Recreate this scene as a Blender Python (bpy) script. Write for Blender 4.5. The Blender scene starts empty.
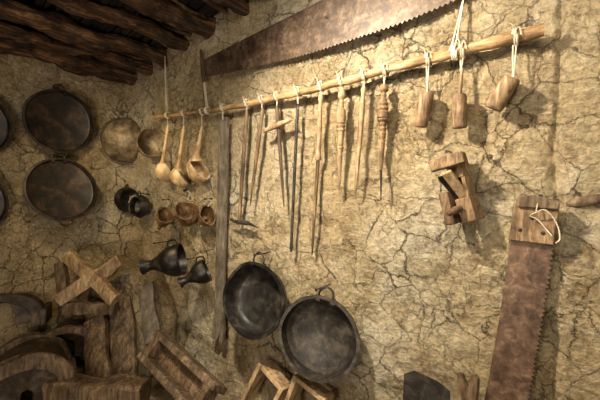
import bpy, math, random
from mathutils import Vector, Matrix, noise
random.seed(4)
V=Vector
# ---------------------------------------------------------------- camera
FPX=360.0; TH=math.radians(54); PT=math.radians(2)
C=V((0,-1.294,1.5))
F=V((-math.cos(TH)*math.cos(PT), math.sin(TH)*math.cos(PT), -math.sin(PT)))
R=V((math.sin(TH), math.cos(TH),0)); U=R.cross(F)
cam=bpy.data.cameras.new("camera"); cam.sensor_width=36; cam.lens=FPX/600*36; cam.clip_start=0.02
co=bpy.data.objects.new("camera",cam); bpy.context.scene.collection.objects.link(co)
co.matrix_world=Matrix(((R.x,U.x,-F.x,C.x),(R.y,U.y,-F.y,C.y),(R.z,U.z,-F.z,C.z),(0,0,0,1)))
bpy.context.scene.camera=co
XL=-2.36
def ray(px,py): return F+R*((px-300)/FPX)-U*((py-200)/FPX)
def W(px,py,off=0.04):
    d=ray(px,py); return C+d*((-off-C.y)/d.y)
def L(px,py,off=0.04):
    d=ray(px,py); return C+d*((XL+off-C.x)/d.x)
def H(px,py,z): return C+ray(px,py)*z
def mpp(P): return (P-C).dot(F)/FPX
NW=V((0,-1,0))
# ---------------------------------------------------------------- materials
def newmat(name):
    m=bpy.data.materials.new(name); m.use_nodes=True
    nt=m.node_tree; return m,nt,nt.nodes['Principled BSDF']
def N(nt,t,**k):
    n=nt.nodes.new(t)
    for a,b in k.items(): setattr(n,a,b)
    return n
def ramp(nt,fac,stops):
    r=nt.nodes.new('ShaderNodeValToRGB'); e=r.color_ramp.elements
    while len(e)<len(stops): e.new(0.5)
    for i,(p,c) in enumerate(stops):
        e[i].position=p; e[i].color=(c[0],c[1],c[2],1)
    nt.links.new(fac,r.inputs[0]); return r.outputs[0]
def mth(nt,op,a,b=None,clamp=False):
    n=nt.nodes.new('ShaderNodeMath'); n.operation=op; n.use_clamp=clamp
    for i,x in enumerate((a,b)):
        if x is None: continue
        if isinstance(x,(int,float)): n.inputs[i].default_value=x
        else: nt.links.new(x,n.inputs[i])
    return n.outputs[0]
def mixc(nt,f,a,b,mode='MIX'):
    n=nt.nodes.new('ShaderNodeMix'); n.data_type='RGBA'; n.blend_type=mode
    for s,x in ((0,f),(6,a),(7,b)):
        if isinstance(x,(int,float)): n.inputs[s].default_value=x
        elif isinstance(x,tuple): n.inputs[s].default_value=(*x,1)
        else: nt.links.new(x,n.inputs[s])
    return n.outputs[2]
def mud(name,ca,cb,cc,crack=1.0):
    m,nt,b=newmat(name); l=nt.links.new
    tc=nt.nodes.new('ShaderNodeTexCoord').outputs['Object']
    def nz(s,d=5,r=.6,vec=tc):
        n=N(nt,'ShaderNodeTexNoise'); n.inputs['Scale'].default_value=s; n.inputs['Detail'].default_value=d; n.inputs['Roughness'].default_value=r
        l(vec,n.inputs['Vector']); return n
    def vadd(v,col,amt):
        s=nt.nodes.new('ShaderNodeVectorMath'); s.operation='SUBTRACT'; l(col,s.inputs[0]); s.inputs[1].default_value=(.5,.5,.5)
        k=nt.nodes.new('ShaderNodeVectorMath'); k.operation='SCALE'; l(s.outputs[0],k.inputs[0]); k.inputs['Scale'].default_value=amt
        a=nt.nodes.new('ShaderNodeVectorMath'); a.operation='ADD'; l(v,a.inputs[0]); l(k.outputs[0],a.inputs[1]); return a.outputs[0]
    v=vadd(vadd(tc,nz(6,2,.5).outputs['Color'],.09),nz(38,6,.8).outputs['Color'],.036)
    def mr_(val,lo,hi):
        mr=N(nt,'ShaderNodeMapRange'); mr.inputs['From Min'].default_value=lo; mr.inputs['From Max'].default_value=hi
        l(val,mr.inputs['Value']); return mr.outputs['Result']
    def crk(s,width,mask):
        vo=N(nt,'ShaderNodeTexVoronoi',feature='DISTANCE_TO_EDGE'); vo.inputs['Scale'].default_value=s; l(v,vo.inputs['Vector'])
        wd=mth(nt,'ADD',mth(nt,'MULTIPLY',mask,width),.0004)
        return mth(nt,'DIVIDE',vo.outputs['Distance'],wd,True), vo.outputs['Distance']
    def cell(s):
        vo=N(nt,'ShaderNodeTexVoronoi',feature='F1'); vo.inputs['Scale'].default_value=s; l(v,vo.inputs['Vector'])
        sp=N(nt,'ShaderNodeSeparateColor'); l(vo.outputs['Color'],sp.inputs[0]); return sp.outputs[0]
    c1,d1=crk(7.4,.026*crack,mr_(nz(3.2,4).outputs['Fac'],.37,.62)); c2,d2=crk(16,.042*crack,mr_(nz(3.8,5).outputs['Fac'],.43,.66)); c3,d3=crk(37,.07*crack,mr_(nz(5.1,5).outputs['Fac'],.47,.72))
    cr=mth(nt,'MULTIPLY',mth(nt,'MULTIPLY',c1,mth(nt,'ADD',mth(nt,'MULTIPLY',c2,.7),.3)),mth(nt,'ADD',mth(nt,'MULTIPLY',c3,.5),.5))
    big=nz(1.6,6,.62).outputs['Fac']
    base=ramp(nt,big,[(.33,ca),(.5,cb),(.64,cc)])
    fn=nz(60,8,.8).outputs['Fac']
    fine=ramp(nt,fn,[(.30,(.48,.43,.36)),(.5,(.96,.96,.96)),(.70,(1.30,1.28,1.22))])
    pn=nz(11,8,.75).outputs['Fac']
    pat=ramp(nt,pn,[(.34,(.60,.53,.45)),(.5,(1,1,1)),(.68,(1.15,1.14,1.12))])
    col=mixc(nt,1.0,mixc(nt,1.0,base,fine,'MULTIPLY'),pat,'MULTIPLY')
    ce=cell(7.4); ce2=cell(16)
    col=mixc(nt,1.0,col,ramp(nt,ce,[(0,(.90,.88,.85)),(1,(1.07,1.07,1.07))]),'MULTIPLY')
    sts=[]
    for rot,lo in (((.2,.9,.3),.62),((.1,-.5,.2),.64)):
        mp=nt.nodes.new('ShaderNodeMapping'); mp.inputs['Rotation'].default_value=rot; mp.inputs['Scale'].default_value=(13,60,105); l(tc,mp.inputs[0])
        sts.append(mr_(nz(1.4,2,.5,mp.outputs[0]).outputs['Fac'],lo,lo+.05))
    st=mth(nt,'MAXIMUM',sts[0],sts[1])
    col=mixc(nt,mth(nt,'MULTIPLY',st,.5),col,(.80,.70,.50))
    col=mixc(nt,mth(nt,'MULTIPLY',mth(nt,'SUBTRACT',1.0,cr),.92),col,(.065,.04,.022))
    l(col,b.inputs['Base Color']); b.inputs['Roughness'].default_value=.95; b.inputs['Specular IOR Level'].default_value=.08
    curl=mth(nt,'MULTIPLY',mth(nt,'SUBTRACT',1.0,mth(nt,'MULTIPLY',d1,4.0,True)),.22)
    h=mth(nt,'ADD',mth(nt,'MULTIPLY',cr,.55),mth(nt,'MULTIPLY',fn,.8))
    h=mth(nt,'ADD',h,mth(nt,'MULTIPLY',pn,3.0))
    h=mth(nt,'ADD',h,mth(nt,'MULTIPLY',ce,.38)); h=mth(nt,'ADD',h,mth(nt,'MULTIPLY',ce2,.24)); h=mth(nt,'ADD',h,mth(nt,'MULTIPLY',st,.16)); h=mth(nt,'ADD',h,curl)
    bp=N(nt,'ShaderNodeBump'); bp.inputs['Strength'].default_value=1.0; bp.inputs['Distance'].default_value=.034
    l(h,bp.inputs['Height']); l(bp.outputs[0],b.inputs['Normal']); return m
def grain(name,c1,c2,c3,sc=(30,30,4),rough=.7,metal=0,bump=.4,spec=.3,patch=((.5,.47,.44),(1.1,1.1,1.1)),psc=9,bd=.004):
    m,nt,b=newmat(name); l=nt.links.new
    tc=nt.nodes.new('ShaderNodeTexCoord').outputs['Object']
    mp=nt.nodes.new('ShaderNodeMapping'); mp.inputs['Scale'].default_value=sc; l(tc,mp.inputs[0])
    n=N(nt,'ShaderNodeTexNoise'); n.inputs['Scale'].default_value=1.5; n.inputs['Detail'].default_value=8; n.inputs['Roughness'].default_value=.7; n.inputs['Distortion'].default_value=.5
    l(mp.outputs[0],n.inputs['Vector'])
    n2=N(nt,'ShaderNodeTexNoise'); n2.inputs['Scale'].default_value=psc; n2.inputs['Detail'].default_value=7; n2.inputs['Roughness'].default_value=.7; l(tc,n2.inputs['Vector'])
    col=ramp(nt,n.outputs['Fac'],[(.34,c1),(.5,c2),(.66,c3)])
    pat=ramp(nt,n2.outputs['Fac'],[(.38,patch[0]),(.6,patch[1])])
    col=mixc(nt,1.0,col,pat,'MULTIPLY')
    l(col,b.inputs['Base Color']); b.inputs['Roughness'].default_value=rough; b.inputs['Metallic'].default_value=metal; b.inputs['Specular IOR Level'].default_value=spec
    bp=N(nt,'ShaderNodeBump'); bp.inputs['Strength'].default_value=bump; bp.inputs['Distance'].default_value=bd
    l(n.outputs['Fac'],bp.inputs['Height']); l(bp.outputs[0],b.inputs['Normal']); return m
M_WALL=mud("mud_plaster",(.52,.37,.19),(.66,.52,.325),(.77,.67,.50))
M_FLOOR=mud("packed_earth",(.12,.08,.045),(.17,.115,.065),(.2,.14,.08),.6)
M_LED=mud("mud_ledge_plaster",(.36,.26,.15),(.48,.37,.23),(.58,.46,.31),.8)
M_BEAM=grain("smoked_beam",(.012,.007,.004),(.07,.036,.017),(.27,.145,.068),(40,2.2,40),.6,bump=1,bd=.022,psc=8,patch=((.3,.28,.26),(1.45,1.38,1.3)))  # palest streaks put warm highlights into the wood colour
M_REED=grain("reed_ceiling",(.003,.002,.0015),(.012,.007,.004),(.045,.025,.012),(4,60,60),.9,bump=.9,bd=.01)
M_POLE=grain("pole_wood",(.16,.085,.035),(.33,.20,.095),(.50,.34,.18),(5,45,45),.7,bump=.7)
M_SP=grain("spindle_wood",(.13,.08,.042),(.28,.185,.10),(.44,.31,.18),(45,45,8),.65,bump=.6)
M_MAL=grain("mallet_wood",(.07,.04,.02),(.19,.115,.058),(.35,.235,.13),(50,50,10),.65,bump=.6)
M_WL=grain("light_wood",(.2,.12,.055),(.40,.27,.145),(.56,.41,.25),(35,35,5),.65,bump=.8)
M_CREAM=grain("cream_wood",(.36,.23,.11),(.58,.42,.24),(.76,.62,.42),(15,15,8),.5,bump=.2,patch=((.6,.52,.44),(1.1,1.1,1.1)),psc=14)
M_WM=grain("mid_wood",(.04,.023,.012),(.12,.072,.037),(.25,.16,.088),(40,40,5),.65,bump=.9)
M_DUST=grain("dusty_carved_wood",(.04,.025,.014),(.125,.08,.045),(.25,.175,.105),(30,30,5),.75,bump=.9,bd=.006)
M_WO=grain("orange_wood",(.05,.026,.012),(.14,.075,.033),(.29,.175,.082),(20,20,10),.5,bump=.5)
M_WORN=grain("worn_bowl_metal",(.10,.075,.045),(.22,.165,.10),(.38,.30,.19),(14,14,14),.5,.25,bump=.5)
M_WD=grain("dark_wood",(.02,.012,.007),(.07,.04,.02),(.17,.105,.055),(35,35,6),.6,bump=.9,bd=.008)
rp=((.42,.34,.28),(1.25,1.17,1.1))
M_RUST=grain("rusted_saw_steel",(.040,.026,.017),(.078,.052,.034),(.145,.105,.074),(26,26,26),.5,.3,.3,.5,psc=9,patch=rp,bd=.003)
M_RUST2=grain("red_rust_steel",(.05,.027,.016),(.105,.060,.036),(.19,.125,.082),(24,24,24),.5,.3,.4,.5,psc=11,patch=rp,bd=.003)
M_IRON=grain("black_iron",(.010,.0085,.007),(.023,.019,.0155),(.065,.052,.04),(12,12,12),.42,.4,.5,.5,psc=18)
M_IRON2=grain("worn_iron",(.018,.014,.011),(.040,.032,.025),(.10,.078,.058),(14,14,14),.42,.45,.5,.5,psc=16)
M_TRAY=grain("tray_iron",(.010,.0075,.0055),(.022,.015,.011),(.075,.043,.025),(9,9,9),.45,.3,.4,.5,psc=20)
M_BAR=grain("weathered_grey_brown",(.075,.058,.042),(.145,.115,.083),(.22,.18,.135),(45,45,9),.6,.1,.4)
M_CORD=grain("hemp_cord",(.4,.33,.22),(.6,.52,.38),(.75,.67,.52),(200,200,200),.9,bump=.4)
M_LEA=grain("brown_leather",(.020,.013,.008),(.060,.038,.022),(.15,.10,.06),(9,9,9),.5,bump=.8,bd=.008)
# ---------------------------------------------------------------- mesh kit
def cat(pts,n=6):
    P=[pts[0]*2-pts[1]]+list(pts)+[pts[-1]*2-pts[-2]]; o=[]
    for i in range(1,len(P)-2):
        a,b,c,d=P[i-1:i+3]
        for k in range(n):
            t=k/n; o.append(.5*((2*b)+(c-a)*t+(2*a-5*b+4*c-d)*t*t+(3*b-a-3*c+d)*t**3))
    o.append(P[-2].copy()); return o
def sweep(pts,rad,seg=10,ref=NW,closed=False,sq=False):
    n=len(pts)
    if not isinstance(rad,list): rad=[rad]*n
    vs=[];fs=[]; prev=None
    for i,p in enumerate(pts):
        if closed: t=pts[(i+1)%n]-pts[i-1]
        else: t=pts[min(i+1,n-1)]-pts[max(i-1,0)]
        if t.length<1e-9: t=V((0,0,1))
        t.normalize(); r0=ref if prev is None or abs(t.dot(ref))<.9 else prev
        if abs(t.dot(r0))>.97: r0=V((1,.2,.1))
        nn=(r0-t*r0.dot(t)).normalized(); bb=t.cross(nn); prev=nn
        r=rad[min(i,len(rad)-1)]; ra,rb=(r if isinstance(r,tuple) else (r,r))
        for k in range(seg):
            a=2*math.pi*k/seg; ca,sa=math.cos(a),math.sin(a)
            if sq:
                m=max(abs(ca),abs(sa)); q=(1/m)**.85; ca*=q; sa*=q
            vs.append(p+bb*(ra*ca)+nn*(rb*sa))
    m=n if closed else n-1
    for i in range(m):
        j=(i+1)%n
        for k in range(seg):
            k2=(k+1)%seg; fs.append((i*seg+k,i*seg+k2,j*seg+k2,j*seg+k))
    if not closed:
        fs.append(tuple(range(seg))[::-1]); fs.append(tuple((n-1)*seg+k for k in range(seg)))
    return vs,fs
def revolve(o,ax,prof,seg=32,sx=1.0,ref=V((0,0,1))):
    ax=ax.normalized()
    if abs(ax.dot(ref))>.95: ref=V((1,0,0))
    u=(ref-ax*ref.dot(ax)).normalized(); w=ax.cross(u); vs=[];rows=[];fs=[]
    for h,r in prof:
        if r<1e-6: rows.append([len(vs)]); vs.append(o+ax*h)
        else:
            rows.append(list(range(len(vs),len(vs)+seg)))
            for k in range(seg):
                a=2*math.pi*k/seg; vs.append(o+ax*h+u*(r*math.cos(a)*sx)+w*(r*math.sin(a)))
    for a,b in zip(rows,rows[1:]):
        for k in range(seg):
            k2=(k+1)%seg
            if len(a)==1 and len(b)==1: continue
            if len(a)==1: fs.append((a[0],b[k],b[k2]))
            elif len(b)==1: fs.append((a[k],b[0],a[k2]))
            else: fs.append((a[k],b[k],b[k2],a[k2]))
    return vs,fs
def extr(pts,d):
    n=len(pts); vs=list(pts)+[p+d for p in pts]
    fs=[tuple(range(n)),tuple(range(n,2*n))[::-1]]+[(i,i+n,(i+1)%n+n,(i+1)%n) for i in range(n)]
    return vs,fs
def pxpoly(pp,off,th):
    return extr([W(x,y,off+th) for x,y in pp],V((0,th,0)))
def box(c,ax,ay,az,sx,sy,sz):
    vs=[c+ax*(i*sx/2)+ay*(j*sy/2)+az*(k*sz/2) for i in(-1,1) for j in(-1,1) for k in(-1,1)]
    return vs,[(0,1,3,2),(4,6,7,5),(0,4,5,1),(2,3,7,6),(0,2,6,4),(1,5,7,3)]
def lump(g,amp,sc,sd=0):
    vs,fs=g; return [p+V((noise.noise(p*sc+V((sd,0,0))),noise.noise(p*sc+V((0,sd+9,0))),noise.noise(p*sc+V((0,0,sd+17)))))*amp for p in vs],fs
def bowlprof(r,dep,th,n=9):
    o=[(-dep*math.cos(a),r*math.sin(a)) for a in [math.pi/2*i/n for i in range(n+1)]]
    o[0]=(-dep,0)
    i_=[(-(dep-th)*math.cos(a),(r-th)*math.sin(a)) for a in [math.pi/2*i/n for i in range(n,-1,-1)]]
    i_[-1]=(-(dep-th),0)
    return o+[(th*.4,r-th*.5)]+i_
import bmesh
def mesh(name,geos,mat,loc,bevel=0,smooth=True):
    if isinstance(geos,tuple): geos=[geos]
    vs=[];fs=[]
    for v,f in geos:
        o=len(vs); vs+= [p-loc for p in v]; fs+=[tuple(i+o for i in q) for q in f]
    me=bpy.data.meshes.new(name); me.from_pydata(vs,[],fs); me.update()
    bm=bmesh.new(); bm.from_mesh(me); bmesh.ops.recalc_face_normals(bm,faces=bm.faces); bm.to_mesh(me); bm.free()
    me.materials.append(mat)
    if smooth:
        for p in me.polygons: p.use_smooth=True
        me.set_sharp_from_angle(angle=math.radians(38))
    ob=bpy.data.objects.new(name,me); bpy.context.scene.collection.objects.link(ob)
    if bevel:
        b=ob.modifiers.new("bevel",'BEVEL'); b.width=bevel; b.segments=2; b.limit_method='ANGLE'
    return ob
class Thing:
    def __init__(s,name,label,cat_,loc,group=None):
        s.e=bpy.data.objects.new(name,None); s.e.empty_display_size=.05; s.e.location=loc; s.loc=V(loc)
        bpy.context.scene.collection.objects.link(s.e)
        s.e["label"]=label; s.e["category"]=cat_
        if group: s.e["group"]=group
    def part(s,name,g,mat,bevel=0,label=None,smooth=True):
        ob=mesh(name,g,mat,s.loc,bevel,smooth); ob.parent=s.e
        if label: ob["label"]=label
        return ob
def single(name,label,cat_,g,mat,loc,bevel=0,group=None):
    ob=mesh(name,g,mat,V(loc),bevel); ob.location=loc; ob["label"]=label; ob["category"]=cat_
    if group: ob["group"]=group
    return ob
# ---------------------------------------------------------------- room
def nz(x,y,z): return noise.noise(V((x,y,z)))
def wallh(a,z,s):
    return .026*nz(a*2.1,z*2.1,s)+.018*nz(a*5,z*5,s+3)+.010*nz(a*12,z*12,s+5)+.006*nz(a*27,z*27,s+9)+.003*nz(a*60,z*60,s+2)
def grid(nu,nv,fn):
    vs=[fn(i/nu,j/nv) for j in range(nv+1) for i in range(nu+1)]
    fs=[(j*(nu+1)+i,j*(nu+1)+i+1,(j+1)*(nu+1)+i+1,(j+1)*(nu+1)+i) for j in range(nv) for i in range(nu)]
    return vs,fs
def struct(name,g,mat):
    ob=mesh(name,g,mat,V((0,0,0))); ob["kind"]="structure"; return ob
def mw(u,v):
    x=XL+u*3.2; z=v*2.85
    h=wallh(x,z,1.0)+.05*math.exp(-(x-XL)/.05)
    xs=x+.01+.02*nz(0,z*4,8); h-=.02*math.exp(-(xs/.014)**2)
    if xs>0: h+=.008
    return V((x,-h,z))
def lw(u,v):
    y=-u*2.2; z=v*2.85
    return V((XL+wallh(y,z,7.7)+.05*math.exp(y/.05),y,z))
struct("wall_back",grid(560,480,mw),M_WALL)
struct("wall_left",grid(280,340,lw),M_WALL)
struct("floor",grid(60,50,lambda u,v:V((XL+u*3.2,-v*2.2,.01*nz(u*9,v*9,0)))),M_FLOOR)
def cz(x): return 2.15+.165*(x-XL)
geos=[grid(60,50,lambda u,v:V((XL+u*3.2,-v*2.2,cz(XL+u*3.2)+.13+.012*nz(u*20,v*20,2))))]
for i in range(110):
    y=-.01-i*.0198; x0=XL+random.uniform(-.0,.05)
    pts=[V((x0+t*3.1,y+random.uniform(-.012,.012),cz(x0+t*3.1)+.108+random.uniform(-.014,.008))) for t in [k/9 for k in range(10)]]
    geos.append(sweep(pts,random.uniform(.007,.014),6,V((0,0,1))))
struct("ceiling",geos,M_REED)
bx=[(XL+.08,.05,0),(-2.11,.032,.02),(-1.93,.052,-.03),(-1.73,.034,.04),(-1.53,.054,-.02),(-1.30,.038,.02),(-1.08,.05,0),(-.85,.05,.02),(-.6,.04,0),(-.33,.05,0),(-.05,.05,0)]
for i,(x,r,sk) in enumerate(bx):
    pts=[V((x+.06*nz(i*2.3,k*.8,0)+sk*k*.12*(1 if i else 0),.02-k*.25,cz(x)+.05+.035*nz(i*1.7,k*.8,5))) for k in range(9)]
    pts=cat(pts,9)
    g=sweep(pts,[r*(1+.28*nz(i*3,j*.17,1)) for j in range(len(pts))],24,V((0,0,1)))
    g=lump(lump(g,.022,7,i),.014,24,i)
    single("ceiling_beam","rough crooked smoke-blackened timber beam set in mud wall","beam",g,M_BEAM,pts[0],group="crooked timber ceiling beams")
for i in range(13):
    x=-2.25+i*.12+random.uniform(-.04,.04); r=random.uniform(.008,.015); sk=random.uniform(-.3,.3)
    pts=cat([V((x+sk*k*.3+.03*nz(i,k,3),.01-k*.3,cz(x+sk*k*.3)+.084+.014*nz(i*4,k,1))) for k in range(6)],5)
    single("ceiling_stick","thin crooked brown stick laid between the ceiling beams","stick",lump(sweep(pts,r,9,V((0,0,1))),.010,11,i),M_BEAM if i%3 else M_WM,pts[0],group="thin sticks between ceiling beams")
LZ=.45
lp=[V((XL,-.0,0)),V((XL,-1.6,0)),V((XL+.52,-1.6,0)),V((XL+.52,-.34,0)),V((.7,-.34,0)),V((.7,0,0))]
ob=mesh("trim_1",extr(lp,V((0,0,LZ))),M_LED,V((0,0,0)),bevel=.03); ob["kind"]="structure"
def bulge(u,v):
    a=u*math.pi*2; b=v*math.pi/2
    p=V((-2.14+.34*math.cos(a)*math.cos(b)**.5,-.12+.25*math.sin(a)*math.cos(b)**.5,LZ-.02+.60*math.sin(b)))
    return p+V((nz(p.x*5,p.y*5,p.z*5),nz(p.z*5,p.x*5,p.y*5+4),nz(p.y*5,p.z*5,p.x*5+8)))*.05
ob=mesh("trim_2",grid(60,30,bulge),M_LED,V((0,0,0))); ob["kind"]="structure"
# ---------------------------------------------------------------- big crosscut saw
def lerp(tab,x):
    for (a,b),(c,d) in zip(tab,tab[1:]):
        if x<=c: return b+(d-b)*(x-a)/(c-a)
    return tab[-1][1]
def toothed(pts,sp,dep,sgn):
    out=[]
    tot=sum((b-a).length for a,b in zip(pts,pts[1:])); n=int(tot/sp*2)
    cum=[0]
    for a,b in zip(pts,pts[1:]): cum.append(cum[-1]+(b-a).length)
    j=0
    for k in range(n+1):
        s=tot*k/n
        while j<len(pts)-2 and cum[j+1]<s: j+=1
        a,b=pts[j],pts[j+1]; t=(b-a).normalized(); p=a+t*(s-cum[j])
        if k%2: p=p+V((t.z,0,-t.x))*sgn*dep
        out.append(p)
    return out
bot=[W(x,y,.046) for x,y in [(204,76),(250,67),(300,55),(350,39),(400,22),(450,1),(510,-28)]]
top=[W(x,y,.046) for x,y in [(203,60),(250,36),(300,11),(350,-15),(400,-42),(450,-68),(510,-96)]]
T=Thing("crosscut_saw","long brown rusted two-man crosscut saw hung high on mud wall","saw",bot[3])
T.part("blade",extr(toothed(cat(bot,5),.017,.009,1)+cat(top,5)[::-1],V((0,.003,0))),M_RUST,smooth=False)
a=W(201,50,.05);b=W(204,82,.05)
T.part("handle",lump(sweep([a,a.lerp(b,.3),a.lerp(b,.7),b],[.007,.010,.010,.007],10),.003,40),M_WD)
a=W(512,-110,.05);b=W(512,-20,.05)
T.part("handle",sweep([a,a.lerp(b,.3),a.lerp(b,.7),b],[.012,.016,.016,.012],10),M_WD)
def nail(P,nrm=NW,ln=.03):
    g=[sweep([P-nrm*.05,P+nrm*ln],.0028,8,V((0,0,1))),revolve(P+nrm*ln,nrm,[(0,0),(0,.006),(.002,.006),(.003,0)],10)]
    single("nail","small dark iron nail driven in mud wall","nail",g,M_IRON,P,group="nails in the mud walls")
for x,y in [(245,50),(330,20),(420,-20)]: nail(W(x,y,.02),ln=.032)
# ---------------------------------------------------------------- pole
PO=.055
ptab=[(154,117),(200,112),(240,105),(300,92),(350,79),(400,67),(450,54),(500,41),(543,30)]
pts=cat([W(x,y+random.uniform(-1,1),PO) for x,y in ptab],6); n=len(pts)
rad=[(.0115+.008*i/n)*(1+.22*nz(i*.4,0,3)) for i in range(n)]
pole=Thing("hanging_pole","long peeled wooden pole slung sideways on the mud wall","pole",pts[n//2])
pole.part("shaft",lump(sweep(pts,rad,12),.007,14),M_POLE)
def prad(x): return .0125+.008*(x-154)/390
def pat_(x): return W(x,lerp(ptab,x),PO)
def ring(x,turns=2,rr=None):
    c=pat_(x); r=prad(x)+.004 if rr is None else rr; o=[]
    for k in range(turns*10+1):
        a=2*math.pi*k/10; o.append(c+V((-.004+.006*k/10,-math.cos(a)*r,math.sin(a)*r)))
    return sweep(o,.0032,6,V((1,0,0)))
def cordline(x,bx_,by_,off=PO,r=.0022,tail=True):
    c=pat_(x); e=W(bx_,by_,off); g=[ring(x)]
    s=c+V((0,-.0,-prad(x)-.002))
    g.append(sweep(cat([s+V((.004,-.004,0)),s.lerp(e,.5)+V((.003,-.004,0)),e],4),r,6))
    g.append(sweep(cat([s+V((-.005,.002,0)),s.lerp(e,.5)+V((-.003,.002,0)),e],4),r,6))
    kn=c+V((0,-prad(x)-.003,.006)); g.append(revolve(kn,NW,[(-.006,0),(-.003,.006),(.002,.007),(.007,0)],8))
    if tail:
        g.append(sweep(cat([kn,kn+V((.012,-.004,.012)),kn+V((.018,0,-.01))],4),r*.8,6))
        g.append(sweep(cat([kn,kn+V((-.004,-.004,.02)),kn+V((-.012,0,.028))],4),r*.8,6))
    return g
def sling(x,tx,ty):
    c=pat_(x); e=W(tx,ty,.03); g=[ring(x,3)]
    for d in(-.006,.006):
        g.append(sweep(cat([c+V((d,0,prad(x))),c.lerp(e,.5)+V((d*.6,-.003,0)),e],4),.0024,6))
    pole.part("support_cord",g,M_CORD)
sling(167,165,56); nail(W(165,56,.02))
sling(453,464,-4); nail(W(464,-4,.02))
sling(207,202,50)
def lathe(x0,y0,x1,y1,prof,off=PO,off2=None,seg=14,flat=None):
    a=W(x0,y0,off);b=W(x1,y1,off2 if off2 is not None else off)
    pts=[a.lerp(b,t) for t,_ in prof]; rr=[r*mpp(p) for (t,r),p in zip(prof,pts)]
    if flat: rr=[(r,r*flat) for r in rr]
    return sweep(pts,rr,seg)
def dense(pr,m=24):
    return [(i/m,lerp(pr,i/m)) for i in range(m+1)]
def tool(name,label,cat_,x,cx,cy,parts,group=None,off=PO):
    T=Thing(name,label,cat_,W(cx,cy,PO),group)
    T.part("hanging_cord",cordline(x,cx,cy,off),M_CORD)
    for nm,g,m in parts: T.part(nm,g,m)
    return T
tool("flat_bar","long narrow straight grey-brown flat bar with split foot hung from pole","bar",223,223,120,[
 ("bar",pxpoly([(218.6,116),(228.2,117),(223.4,318),(214.2,316)],.045,.009),M_BAR),
 ("foot",pxpoly([(214,314),(223,316),(224,328),(222,344),(219,342),(219,334),(216,341),(212,338),(212,328)],.043,.014),M_BAR)])
tool("long_pick","thin long-handled pick with crosswise iron head at lower end","pick",247,247,112,[
 ("handle",lathe(247,110,239,224,dense([(0,1.6),(.1,2.3),(.4,2.0),(.8,1.9),(1,2.0)])),M_WM),
 ("head",sweep(cat([W(230,219,.06),W(237,222,.06),W(247,223,.06),W(259,228,.06)],5),[.003]+[.007]*3+[.010]*3+[.012]*4+[.008]*2+[.005,.003,.002],8),M_IRON2)])
tool("wooden_awl","slim wooden tool with ring collar and fine tapered point","awl",262,262,112,[
 ("shaft",lathe(263,108,250,206,dense([(0,1.6),(.05,2.6),(.1,1.6),(.3,2.1),(.55,1.9),(.8,1.4),(1,.4)])),M_WM)])
tool("small_pick","small pick with pale wooden crosshead and dark handle","pick",277,277,108,[
 ("handle",lathe(277,106,284,207,[(0,1.6),(.12,2.4),(.5,1.9),(.8,1.4),(1,.5)]),M_WD),
 ("head",lathe(264,131,292,119,[(0,1.4),(.25,2.6),(.5,3.2),(.8,2.4),(1,1.6)],.066),M_SP)])
tool("iron_rod","long thin dark iron rod hanging from the pole","iron rod",298,298,104,[
 ("eye",sweep([W(297.5,106,PO)+V((math.cos(a)*.009,0,math.sin(a)*.009)) for a in [k*.628 for k in range(10)]],.0025,6,closed=True),M_IRON),
 ("shaft",lathe(297.5,109,291,252,[(0,1.6),(.5,1.6),(.93,1.5),(.97,2),(1,.6)]),M_IRON2)])
tool("wooden_rasp","long slim wooden handled tool narrowing to the tip","rasp",321,321,95,[
 ("handle",lathe(321,94,318,160,[(0,1.6),(.06,2.8),(.14,1.8),(.5,2.6),(.9,2.5),(.95,3.2),(1,3.0)]),M_SP),
 ("blade",lathe(318,160,312,255,[(0,1.8),(.5,1.6),(.9,1.2),(1,.4)]),M_WM)])
def rings(base,zones,dep,per):
    o=[]
    m=90
    for i in range(m+1):
        t=i/m; r=lerp(base,t)
        for a,b in zones:
            if a<t<b: r*=1-dep*(.5+.5*math.cos((t-a)/per*2*math.pi))
        o.append((t,r))
    return o
B1=[(0,1.4),(.02,3.6),(.07,4),(.1,2),(.13,3),(.17,2.6),(.2,4.2),(.3,4.9),(.42,4.6),(.45,3.4),(.55,3),(.58,3.8),(.61,2.6),(.8,2),(.93,1.4),(1,.6)]
tool("turned_spindle","pale lathe-turned wooden spindle with rings, tapering down","spindle",341,342,90,[
 ("body",lathe(342,90,339,190,rings(B1,[(.1,.2),(.3,.45),(.55,.65)],.22,.04),seg=18),M_SP)],"turned wooden spindles on the pole")
tool("long_spike","thin tapering wooden spike hung from the pole","spike",364,364,86,[
 ("body",lathe(364,85,355,198,dense([(0,1.3),(.04,2.9),(.08,1.8),(.16,2.7),(.35,2.8),(.6,2.2),(.9,1.4),(1,.4)])),M_SP)])
tool("turned_spindle","thick brown lathe-turned wooden spindle with grooves","spindle",385,384,84,[
 ("body",lathe(384,84,381,172,rings([(t,r*1.2) for t,r in B1],[(.1,.32),(.38,.66)],.24,.05),seg=18),M_MAL),
 ("point",lathe(381,170,381,200,[(0,1.2),(.7,.9),(1,.3)]),M_IRON2)],"turned wooden spindles on the pole")
def cyl(p0,p1,r,off):
    A=W(*p0,off);B=W(*p1,off); k=mpp(A); Ln=(B-A).length; r*=k
    return revolve(A,B-A,[(0,0),(0,r*.35),(0,r*.85),(.003,r*.95),(.008,r),(Ln*.5,r*1.03),(Ln-.008,r),(Ln-.002,r*.93),(Ln,r*.85),(Ln,0)],32)
tool("wooden_mallet","small dark stubby wooden block hanging on thin string","mallet",428,427,92,[
 ("head",cyl((427,93),(420,127),7.2,.06),M_MAL)],"small mallets on the pole",off=.06)
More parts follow.
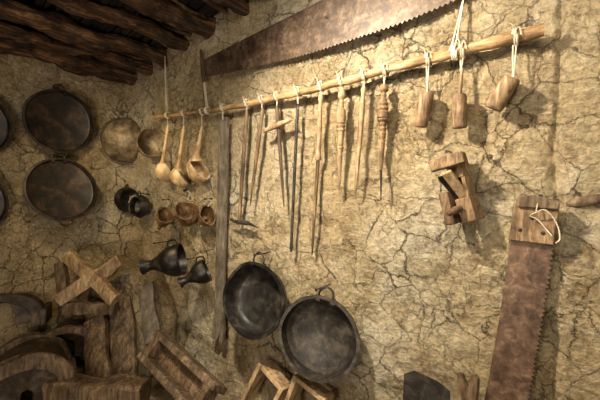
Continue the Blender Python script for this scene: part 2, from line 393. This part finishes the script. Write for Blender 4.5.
tool("wooden_mallet","small brown stubby wooden block on short thin peg","mallet",462,461,72,[
 ("head",cyl((459,95),(460,128),7.0,.06),M_MAL),
 ("handle",lathe(462,70,459.5,97,[(0,1.4),(.5,2),(1,2)],.06),M_MAL)],"small mallets on the pole",off=.06)
tool("wooden_mallet","pale cylindrical wooden block hanging tilted on a string","mallet",515,513,80,[
 ("head",cyl((512,78),(493,109),8.8,.065),M_MAL)],"small mallets on the pole",off=.065)
# ---------------------------------------------------------------- cream ladles
for x,y,s,lab,axv in [(166,171,.95,"cream wooden ladle with slim neck hung from pole",(.05,.85,.5)),(182,176,.98,"cream wooden ladle with slim neck hung from pole",(.55,.6,.6)),(200,168,1.28,"larger pale wooden ladle with round bowl hung from pole",(.8,.15,.62))]:
    c=W(x,y,.06); k=mpp(c)
    T=Thing("ladle",lab,"ladle",c,"cream wooden ladles on the pole")
    ax=V(axv).normalized()
    T.part("bowl",lump(revolve(c,ax,bowlprof(8.6*k*s,11.5*k*s,.005,12),28,1.3),.003,30,x),M_CREAM)
    tp=W(x+2,126,PO); b0=c+V((-.008,-.015,8*k*s))
    T.part("handle",sweep(cat([b0-V((0,-.0,.02)),b0+V((0,0,.012)),b0.lerp(tp,.5),tp],5),[.026*s]*2+[.024*s,.021*s,.017*s,.014*s]+[.011*s]*4+[.009]*5+[.006],14),M_CREAM)
    T.part("hanging_cord",cordline(x+2,x+2,127,tail=False),M_CORD)
# ---------------------------------------------------------------- wooden scoops
for x,y,s,ax in [(166,215,.9,V((.8,-.1,.9))),(187,210,1.15,V((.6,-.4,.9))),(208,215,.95,V((.9,-.3,.4)))]:
    c=W(x,y,.085); k=mpp(c)
    T=Thing("wooden_scoop","dark brown carved wooden cup with short pointed handle","scoop",c,"carved wooden scoops on the wall")
    ax=ax.normalized()
    T.part("cup",lump(lump(revolve(c,ax,bowlprof(10*k*s,17*k*s,.006),24,1.15),.016,14,x),.005,45,x),M_WO)
    hb=c-ax*(15*k*s)
    T.part("handle",sweep(cat([hb+V((.015,0,.012)),hb+V((-.015,0,-.012)),hb+V((-.045,.004,-.03))],4),[.013]*4+[.010]*4+[.005],8),M_WO)
    T.part("hanging_cord",sweep(cat([c+V((0,0,9*k*s)),c+V((.002,.02,14*k*s)),W(x,y-17*s,.03)],4),.002,6),M_CORD)
    nail(W(x,y-17*s,.015),ln=.02)
c=L(125,141,.04); k=mpp(c); UPv=V((0,0,1))
T=Thing("metal_bowl","worn grey-brown round metal bowl hung in the wall corner","bowl",c)
ax=V((1,-.5,.0)).normalized()
T.part("body",lump(revolve(c,ax,[(.0,20*k),(.003,22*k),(.02,21.8*k),(.055,19.5*k),(.09,14*k),(.11,7*k),(.115,0)],32),.006,14),M_WORN)
sd=ax.cross(UPv)
T.part("rim",sweep([c+ax*.004+UPv*(math.cos(a)*22.5*k)+sd*(math.sin(a)*22.5*k) for a in [i*.2618 for i in range(24)]],.006,8,ax,True),M_BAR)
c=W(153,143,.08); k=mpp(c)
T=Thing("wooden_bowl","worn grey-brown carved bowl hung on its side by pole","bowl",c)
T.part("body",lump(revolve(c,V((1,-.3,.2)),bowlprof(15.5*k,17*k,.007),28),.007,14),M_WORN)
T.part("hanging_cord",sweep(cat([c+V((0,0,14*k)),W(152,124,.05)],4),.002,6),M_CORD)
for (x,y,fn,nn,r) in [(125,200,L,V((1,-.1,.1)),12.5),(145,207,W,V((.1,-1,.15)),11.5)]:
    c=fn(x,y,.03); k=mpp(c); r*=k; ax=nn.normalized()
    T=Thing("iron_cup","small soot-black round iron pot hung on mud wall","pot",c,"small black pots near the corner")
    T.part("body",revolve(c,ax,[(-.01,0),(-.01,r*.5),(.01,r*.85),(.035,r),(.06,r*.85),(.072,r*.75),(.075,r*.8),(.07,r*.7),(.03,r*.8),(.005,r*.5),(.002,0)],24),M_IRON)
    tp=c+V((0,0,r*.8))+ax*.04
    T.part("handle",sweep(cat([tp+V((-.012,0,0)),tp+V((-.01,0,.03)),tp+V((.01,0,.03)),tp+V((.012,0,0))],5),.003,8),M_IRON)
    nail(c+V((0,0,r+.01))-ax*.02,ax,.05)
# ---------------------------------------------------------------- funnels
def funnel(a,b,R1,R2,lab,lp_,name="iron_funnel"):
    T=Thing(name,lab,"funnel",b,"dark iron funnels on the wall")
    d=b-a; Ln=d.length
    P=[(.04,0),(0,R1),(.01,R1*1.1),(.10,R1*.85),(.2,R1*.68),(.28,R1*.7),(.36,R1*.95),(.46,R2*.58),(.58,R2*.82),(.72,R2*.98),(.86,R2*1.04),(.95,R2*1.0),(1,R2*1.05),(1.01,R2*.96),(.93,R2*.9),(.6,R2*.7),(.4,R1*.5),(.38,0)]
    T.part("body",lump(revolve(a,d,[(t*Ln,r) for t,r in P],28),.003,18),M_IRON)
    T.part("handle",sweep(cat([W(*q) for q in lp_],5),.004,8),M_IRON)
b=W(182,259,.115); k=mpp(b)
funnel(W(142,267,.25),b,7.5*k,15.5*k,"soot-black iron funnel with flared spout and full round cone",[(167,251,.16),(168,242,.12),(175,240,.11),(178,246,.13)])
b=W(207,270,.09); k=mpp(b)
funnel(W(180,283,.19),b,5.2*k,11.5*k,"small black iron funnel with cone mouth and spout",[(196,265,.12),(197,258,.09),(203,257,.09),(205,262,.10)])
nail(W(171,241,.015),ln=.11); nail(W(200,257,.015),ln=.08)
# ---------------------------------------------------------------- pans
def panprof(r,Hh): return [(0,0),(0,r*.78),(.010,r*.86),(Hh*.5,r*.95),(Hh,r*.985),(Hh+.003,r+.008),(Hh+.010,r+.007),(Hh+.009,r*.965),(Hh*.5,r*.91),(.018,r*.82),(.010,r*.74),(.008,0)]
def trayprof(r,Hh): return [(0,0),(0,r*.92),(.006,r*.95),(Hh,r*.985),(Hh+.002,r+.005),(Hh+.008,r+.005),(Hh+.009,r*.965),(.010,r*.93),(.006,r*.89),(.006,0)]
def pan(name,lab,c,ax,r,Hh,mat,loops,group,fixn,prof=panprof):
    T=Thing(name,lab,name.replace('_',' '),c,group)
    ax=ax.normalized()
    T.part("body",lump(revolve(c,ax,prof(r,Hh),56),.005,9,r*9),mat)
    up=(V((0,0,1))-ax*ax.z).normalized(); sd=ax.cross(up)
    for ang,w,h in loops:
        dr=up*math.cos(ang)+sd*math.sin(ang); tg=ax.cross(dr); p=c+dr*(r*.985)+ax*(Hh*.8)
        T.part("handle",[sweep(cat([p-tg*w-dr*.004,p-tg*w*.9+dr*h*.6,p-tg*w*.3+dr*h,p+tg*w*.3+dr*h,p+tg*w*.9+dr*h*.6,p+tg*w-dr*.004],4),.0045,8,ax),
          box(p-tg*w-dr*.006,tg,dr,ax,.018,.022,.014),box(p+tg*w-dr*.006,tg,dr,ax,.018,.022,.014)],mat)
    tp=c+up*(r*.985+loops[0][2]-.006)+ax*(Hh*.8)
    nail(tp-fixn*((tp-c).dot(fixn)),fixn,(tp-c).dot(fixn)+.03)
pan("frying_pan","deep rounded black iron pan with top loop handle on wall",W(263,298,.07),V((.12,-1,.16)),.158,.075,M_IRON,[(0,.028,.05)],"iron pans hung on the wall",NW)
pan("frying_pan","wide iron pan with two loop handles, worn grey-brown inside",W(322,334,.085),V((.28,-1,.1)),.157,.05,M_IRON2,[(-.15,.03,.04)],"iron pans hung on the wall",NW)
NX=V((1,0,0)); tg_="round iron trays on the wall"
pan("serving_tray","large round dark iron tray with rust patches, two loops",L(59,122,.045),V((1,0,.03)),.174,.018,M_TRAY,[(0,.03,.035),(math.pi,.03,.02)],tg_,NX,trayprof)
pan("serving_tray","large round black tray hanging below another tray",L(61,190,.085),V((1,-.05,.25)),.176,.02,M_TRAY,[(0,.03,.03),(math.pi,.03,.03)],tg_,NX,trayprof)
pan("serving_tray","round dark tray with narrow rim on mud wall",L(-34,124,.045),V((1,0,.03)),.17,.018,M_TRAY,[(0,.03,.03)],tg_,NX,trayprof)
pan("serving_tray","round dark tray with narrow rim on mud wall",L(-32,203,.045),V((1,0,.1)),.15,.018,M_TRAY,[(0,.03,.03)],tg_,NX,trayprof)
# ---------------------------------------------------------------- wooden plane
T=Thing("wood_plane","small old dark wooden hand plane with wedge and iron","hand plane",W(455,190,.04))
def obox(p,q,o1,o2,w,h,ref=NW,twist=0):
    A=W(*p,o1);B=W(*q,o2); t=(B-A); ln=t.length; t.normalize(); n=(ref-t*ref.dot(t)).normalized(); s=t.cross(n)
    n2=n*math.cos(twist)+s*math.sin(twist); s2=t.cross(n2)
    return box((A+B)/2,t,s2,n2,ln,w,h)
T.part("body",[obox((454,154),(461,178),.065,.065,.048,.06,twist=.25),obox((466,197),(474,221),.065,.065,.048,.06,twist=.25),obox((461,178),(466,197),.05,.05,.048,.026,twist=.25),obox((466,176),(471,196),.072,.072,.012,.05,twist=.25)],M_MAL,bevel=.003)
T.part("long_block",obox((430,167),(464,157),.12,.105,.036,.036),M_MAL,bevel=.004)
T.part("fence",obox((446,192),(454,224),.08,.08,.032,.05,twist=.25),M_WM,bevel=.004)
T.part("wedge",obox((446,172),(464,196),.14,.075,.03,.014,twist=.3),M_WL,bevel=.003)
T.part("iron",obox((442,176),(461,200),.13,.065,.030,.005,twist=.3),M_IRON,bevel=.001)
T.part("handle",lathe(461,208,447,214,[(0,3),(.4,4),(1,2.6)],.10,.14),M_WM)
nail(W(450,152,.015),ln=.04)
# ---------------------------------------------------------------- big frame saw, right
T=Thing("broad_saw","broad rusty saw blade with wooden grip hung by cord","saw",W(530,240,.04))
rt=[W(552,246,.045),W(540,325,.045),W(527,400,.045),W(509,490,.045)]
lf=[W(511,240,.045),W(499,320,.045),W(486,392,.045),W(466,480,.045)]
T.part("blade",extr(toothed(rt,.014,.007,-1)+lf[::-1],V((0,.003,0))),M_RUST2,smooth=False)
T.part("grip",pxpoly([(516,199),(557,205),(559,212),(554,246),(508,240),(513,214)],.035,.028),M_MAL,bevel=.004)
T.part("grip_cap",pxpoly([(518,197),(534,195),(560,202),(559,210),(517,207)],.035,.038),M_DUST,bevel=.004)
for x,y in [(520,230),(543,233),(532,218)]:
    T.part("rivet",revolve(W(x,y,.062),NW,[(0,.006),(.003,.005),(.005,0)],10),M_IRON)
T.part("hanging_cord",[sweep(cat([W(535,213,.085),W(545,210,.09),W(556,222,.085),W(560,238,.08),W(556,243,.07)],5),.0018,6),
   sweep(cat([W(536,212,.085),W(530,216,.08),W(538,220,.08),W(552,236,.08)],5),.0016,6),
   sweep(cat([W(536,212,.085),W(538,203,.07),W(541,196,.03)],5),.0018,6)],M_CORD)
nail(W(541,196,.02),ln=.03)
g=lump(sweep(cat([W(566,205,.0),W(590,200,.004),W(620,197,.004),W(650,196,.0)],4),[.006]+[.012]*11+[.01],8),.006,30)
single("embedded_branch","weathered branch set into the cracked mud wall","branch",g,M_DUST,W(600,200,.015))
# ---------------------------------------------------------------- lower items near main wall
def frame(name,lab,c,u,v,wu,wv,bw,dp,mat,group=None):
    u=u.normalized(); n=u.cross(v).normalized(); v=n.cross(u).normalized()
    T=Thing(name,lab,name.replace('_',' '),c,group)
    for s in(-1,1):
        T.part("side_board",box(c+u*(s*(wu-bw)/2),u,v,n,bw,wv,dp),mat,bevel=.003)
        T.part("end_board",box(c+v*(s*(wv-bw)/2),u,v,n,wu-2*bw,bw,dp*.92),mat,bevel=.003)
    return T
frame("brick_mould","open pale wooden brick mould leaning on the wall",W(263,400,.11),V((1,-.12,-.42)),V((-.35,-.2,-1)),.17,.28,.02,.08,M_WL,"wooden brick moulds on the ledge")
frame("brick_mould","open pale wooden brick mould leaning on the wall",W(304,414,.11),V((1,-.1,-.25)),V((-.15,-.2,-1)),.17,.26,.02,.08,M_WL,"wooden brick moulds on the ledge")
T=Thing("hoe_blade","dark iron hoe blade standing against the mud wall","hoe",W(425,440,.05))
T.part("blade",pxpoly([(404,374),(414,371),(438,382),(450,392),(451,465),(400,462)],.05,.005),M_IRON2)
T.part("socket",lathe(426,430,427,470,[(0,5),(1,8)],.06),M_IRON2)
T=Thing("forked_peg","short brown wooden forked stick standing by the wall","forked stick",W(468,420,.06))
T.part("stem",lathe(462,480,470,396,[(0,6),(1,7)],.07),M_WM)
T.part("prong",lathe(469,405,460,373,[(0,6),(.6,5),(1,3)],.07),M_WM)
T.part("prong",lathe(471,405,476,376,[(0,6),(.6,5),(1,3.5)],.07),M_WM)
# ---------------------------------------------------------------- heap on the ledge
UP=V((0,0,1))
def shell(o,ax,up,n,ro,ri,hs,ln,legs,steps=26,rows=6):
    def prof(r):
        P=[(r*math.cos(math.pi*k/steps),r*hs*math.sin(math.pi*k/steps)+legs) for k in range(steps+1)]
        return [(r*1.03,0)]+P+[(-r*1.03,0)]
    Po,Pi=prof(ro),prof(ri)
    loop=Po+Pi[::-1]; m=len(loop); vs=[];fs=[]
    for j in range(rows+1):
        t=j/rows-.5
        for x,z in loop: vs.append(o+n*(ln*t)+ax*x+up*z)
    for j in range(rows):
        for k in range(m):
            k2=(k+1)%m; fs.append((j*m+k,j*m+k2,(j+1)*m+k2,(j+1)*m+k))
    h=len(Po)
    for j in(0,rows):
        for k in range(h-1):
            fs.append((j*m+k,j*m+k+1,j*m+m-2-k,j*m+m-1-k))
    return vs,fs
def saddle(lab,o,dirv,ro,ri,hs,ln,legs,mat,cover,up=UP,bw=.05):
    n=dirv.normalized(); ax=up.cross(n).normalized(); up=n.cross(ax)
    T=Thing("pack_saddle",lab,"saddle",o,"pack saddles piled on the ledge")
    T.part("front_arch",lump(shell(o+n*ln/2,ax,up,n,ro*1.12,ri,hs,bw,legs,rows=2),.02,9),mat,bevel=.006)
    T.part("rear_arch",lump(shell(o-n*ln/2,ax,up,n,ro*1.10,ri,hs,bw,legs,rows=2),.02,9,4),mat,bevel=.006)
    T.part("cover",lump(shell(o,ax,up,n,ro,.02,hs,ln-bw,legs),.03,6),cover,bevel=.004)
    for s in(-1,1):
        T.part("side_rail",lump(box(o+ax*(s*ro*1.08)+up*(legs*.5+.02),ax,up,n,.03,.09,ln+.10),.006,9),mat,bevel=.008)
saddle("large dark brown leather-covered pack saddle on the ledge",V((-2.02,-.70,LZ+.005)),V((1,-.35,0)),.17,.13,.95,.28,.13,M_DUST,M_LEA)
saddle("dark curved pack saddle piled against the wall",H(16,322,1.98),V((.9,-.5,.05)),.14,.10,.8,.20,.05,M_LEA,M_LEA)
saddle("rounded brown pack saddle wedged below a crossed frame",H(74,352,1.96),V((.8,-.6,.05)),.11,.08,.8,.16,.07,M_DUST,M_LEA)
def beam(T,nm,a,b,w,h,mat,sd=0,roll=F,amp=.012):
    A=H(*a);B=H(*b); n=12
    pts=[A.lerp(B,i/n) for i in range(n+1)]
    rr=[(w*(1+.2*nz(sd*3,i*.4,0)),h*(1+.2*nz(sd*3,i*.4,6))) for i in range(n+1)]
    T.part(nm,lump(sweep(pts,rr,18,roll,sq=True),amp,9,sd),mat)
T=Thing("saddle_frame","worn brown crossed wooden frame resting atop the heap","wooden frame",H(90,280,1.95))
beam(T,"cross_beam",(58,300,1.88),(121,260,1.98),.034,.024,M_SP,1)
beam(T,"cross_beam",(68,254,1.98),(116,300,1.88),.032,.024,M_SP,2)
beam(T,"side_beam",(61,262,1.98),(63,306,1.90),.026,.02,M_DUST,3)
beam(T,"end_beam",(66,308,1.90),(116,308,1.90),.030,.024,M_DUST,5)
def board(lab,a,b,w,h,mat,sd=0,name="wooden_plank",cat_="plank",grp="boards leaning in the corner",roll=F):
    A=H(*a);B=H(*b); n=12; c=(A+B)/2
    g=lump(sweep([A.lerp(B,i/n) for i in range(n+1)],[(w*(1+.12*nz(sd*3,i*.4,0)),h) for i in range(n+1)],20,roll,sq=True),.012,9,sd)
    return single(name,lab,cat_,g,mat,c,group=grp)
board("mid-brown flat upright board leaning in the heap",(121,300,2.02),(125,382,1.84),.070,.022,M_DUST,1)
board("broad dark flat upright board beside a saddle",(96,318,1.94),(99,388,1.80),.062,.022,M_WM,2)
board("pale weathered board leaning in the corner",(144,284,2.06),(153,342,1.97),.050,.018,M_BAR,4)
board("thick dark timber lying low across the heap",(52,392,1.66),(146,394,1.66),.065,.06,M_WM,5,"squared_timber","timber","squared timbers low in the heap")
A=H(146,338,1.92);B=H(222,414,1.50); o=(A+B)/2
u=(B-A).normalized(); n0=V((.45,-.75,.45)); n0=(n0-u*n0.dot(u)).normalized(); w=u.cross(n0)
T=Thing("wooden_box_frame","narrow brown wooden box frame leaning against the wall","wooden frame",o)
for s in(-1,1):
    T.part("long_board",lump(box(o+w*(.062*s),u,n0,w,.52,.09,.034),.008,9,s),M_DUST,bevel=.005)
    T.part("end_board",lump(box(o+u*(.22*s)+n0*.005,u,n0,w,.04,.08,.10),.005,9,s),M_WM,bevel=.005)
T.part("bottom_board",box(o-n0*.035,u,n0,w,.46,.018,.10),M_WM,bevel=.002)
# ---------------------------------------------------------------- light
def area(loc,tgt,e,col,size):
    l=bpy.data.lights.new("fill_light",'AREA'); l.energy=e; l.color=col; l.size=size; l.shape='DISK'
    o=bpy.data.objects.new("fill_light",l); o.location=loc; o.rotation_euler=(V(tgt)-V(loc)).to_track_quat('-Z','Y').to_euler()
    bpy.context.scene.collection.objects.link(o)
def spot(loc,tgt,e,col,ang,size,blend=.8):
    l=bpy.data.lights.new("spot",'SPOT'); l.energy=e; l.color=col; l.spot_size=math.radians(ang); l.spot_blend=blend; l.shadow_soft_size=size
    o=bpy.data.objects.new("spot",l); o.location=loc; o.rotation_euler=(V(tgt)-V(loc)).to_track_quat('-Z','Y').to_euler()
    bpy.context.scene.collection.objects.link(o)
spot((-.80,-.85,2.25),(-.45,0,1.3),190,(1,.90,.71),120,.045)
spot((-1.7,-.75,1.95),(-2.1,0,1.3),27,(1,.78,.43),105,.06,1.0)
area((.1,-1.2,2.3),(-.1,0,1.5),18,(1,.90,.72),.6)  # soft fill added from the right, no fixture behind it
area((-.5,-2.0,1.0),(-1.5,-.3,2.1),24,(1,.88,.70),.7)  # unseen low fill, added to brighten the beams from below
w=bpy.data.worlds.new("world"); bpy.context.scene.world=w; w.use_nodes=True
w.node_tree.nodes['Background'].inputs[0].default_value=(.9,.82,.7,1); w.node_tree.nodes['Background'].inputs[1].default_value=.05
bpy.context.scene.view_settings.view_transform='Standard'
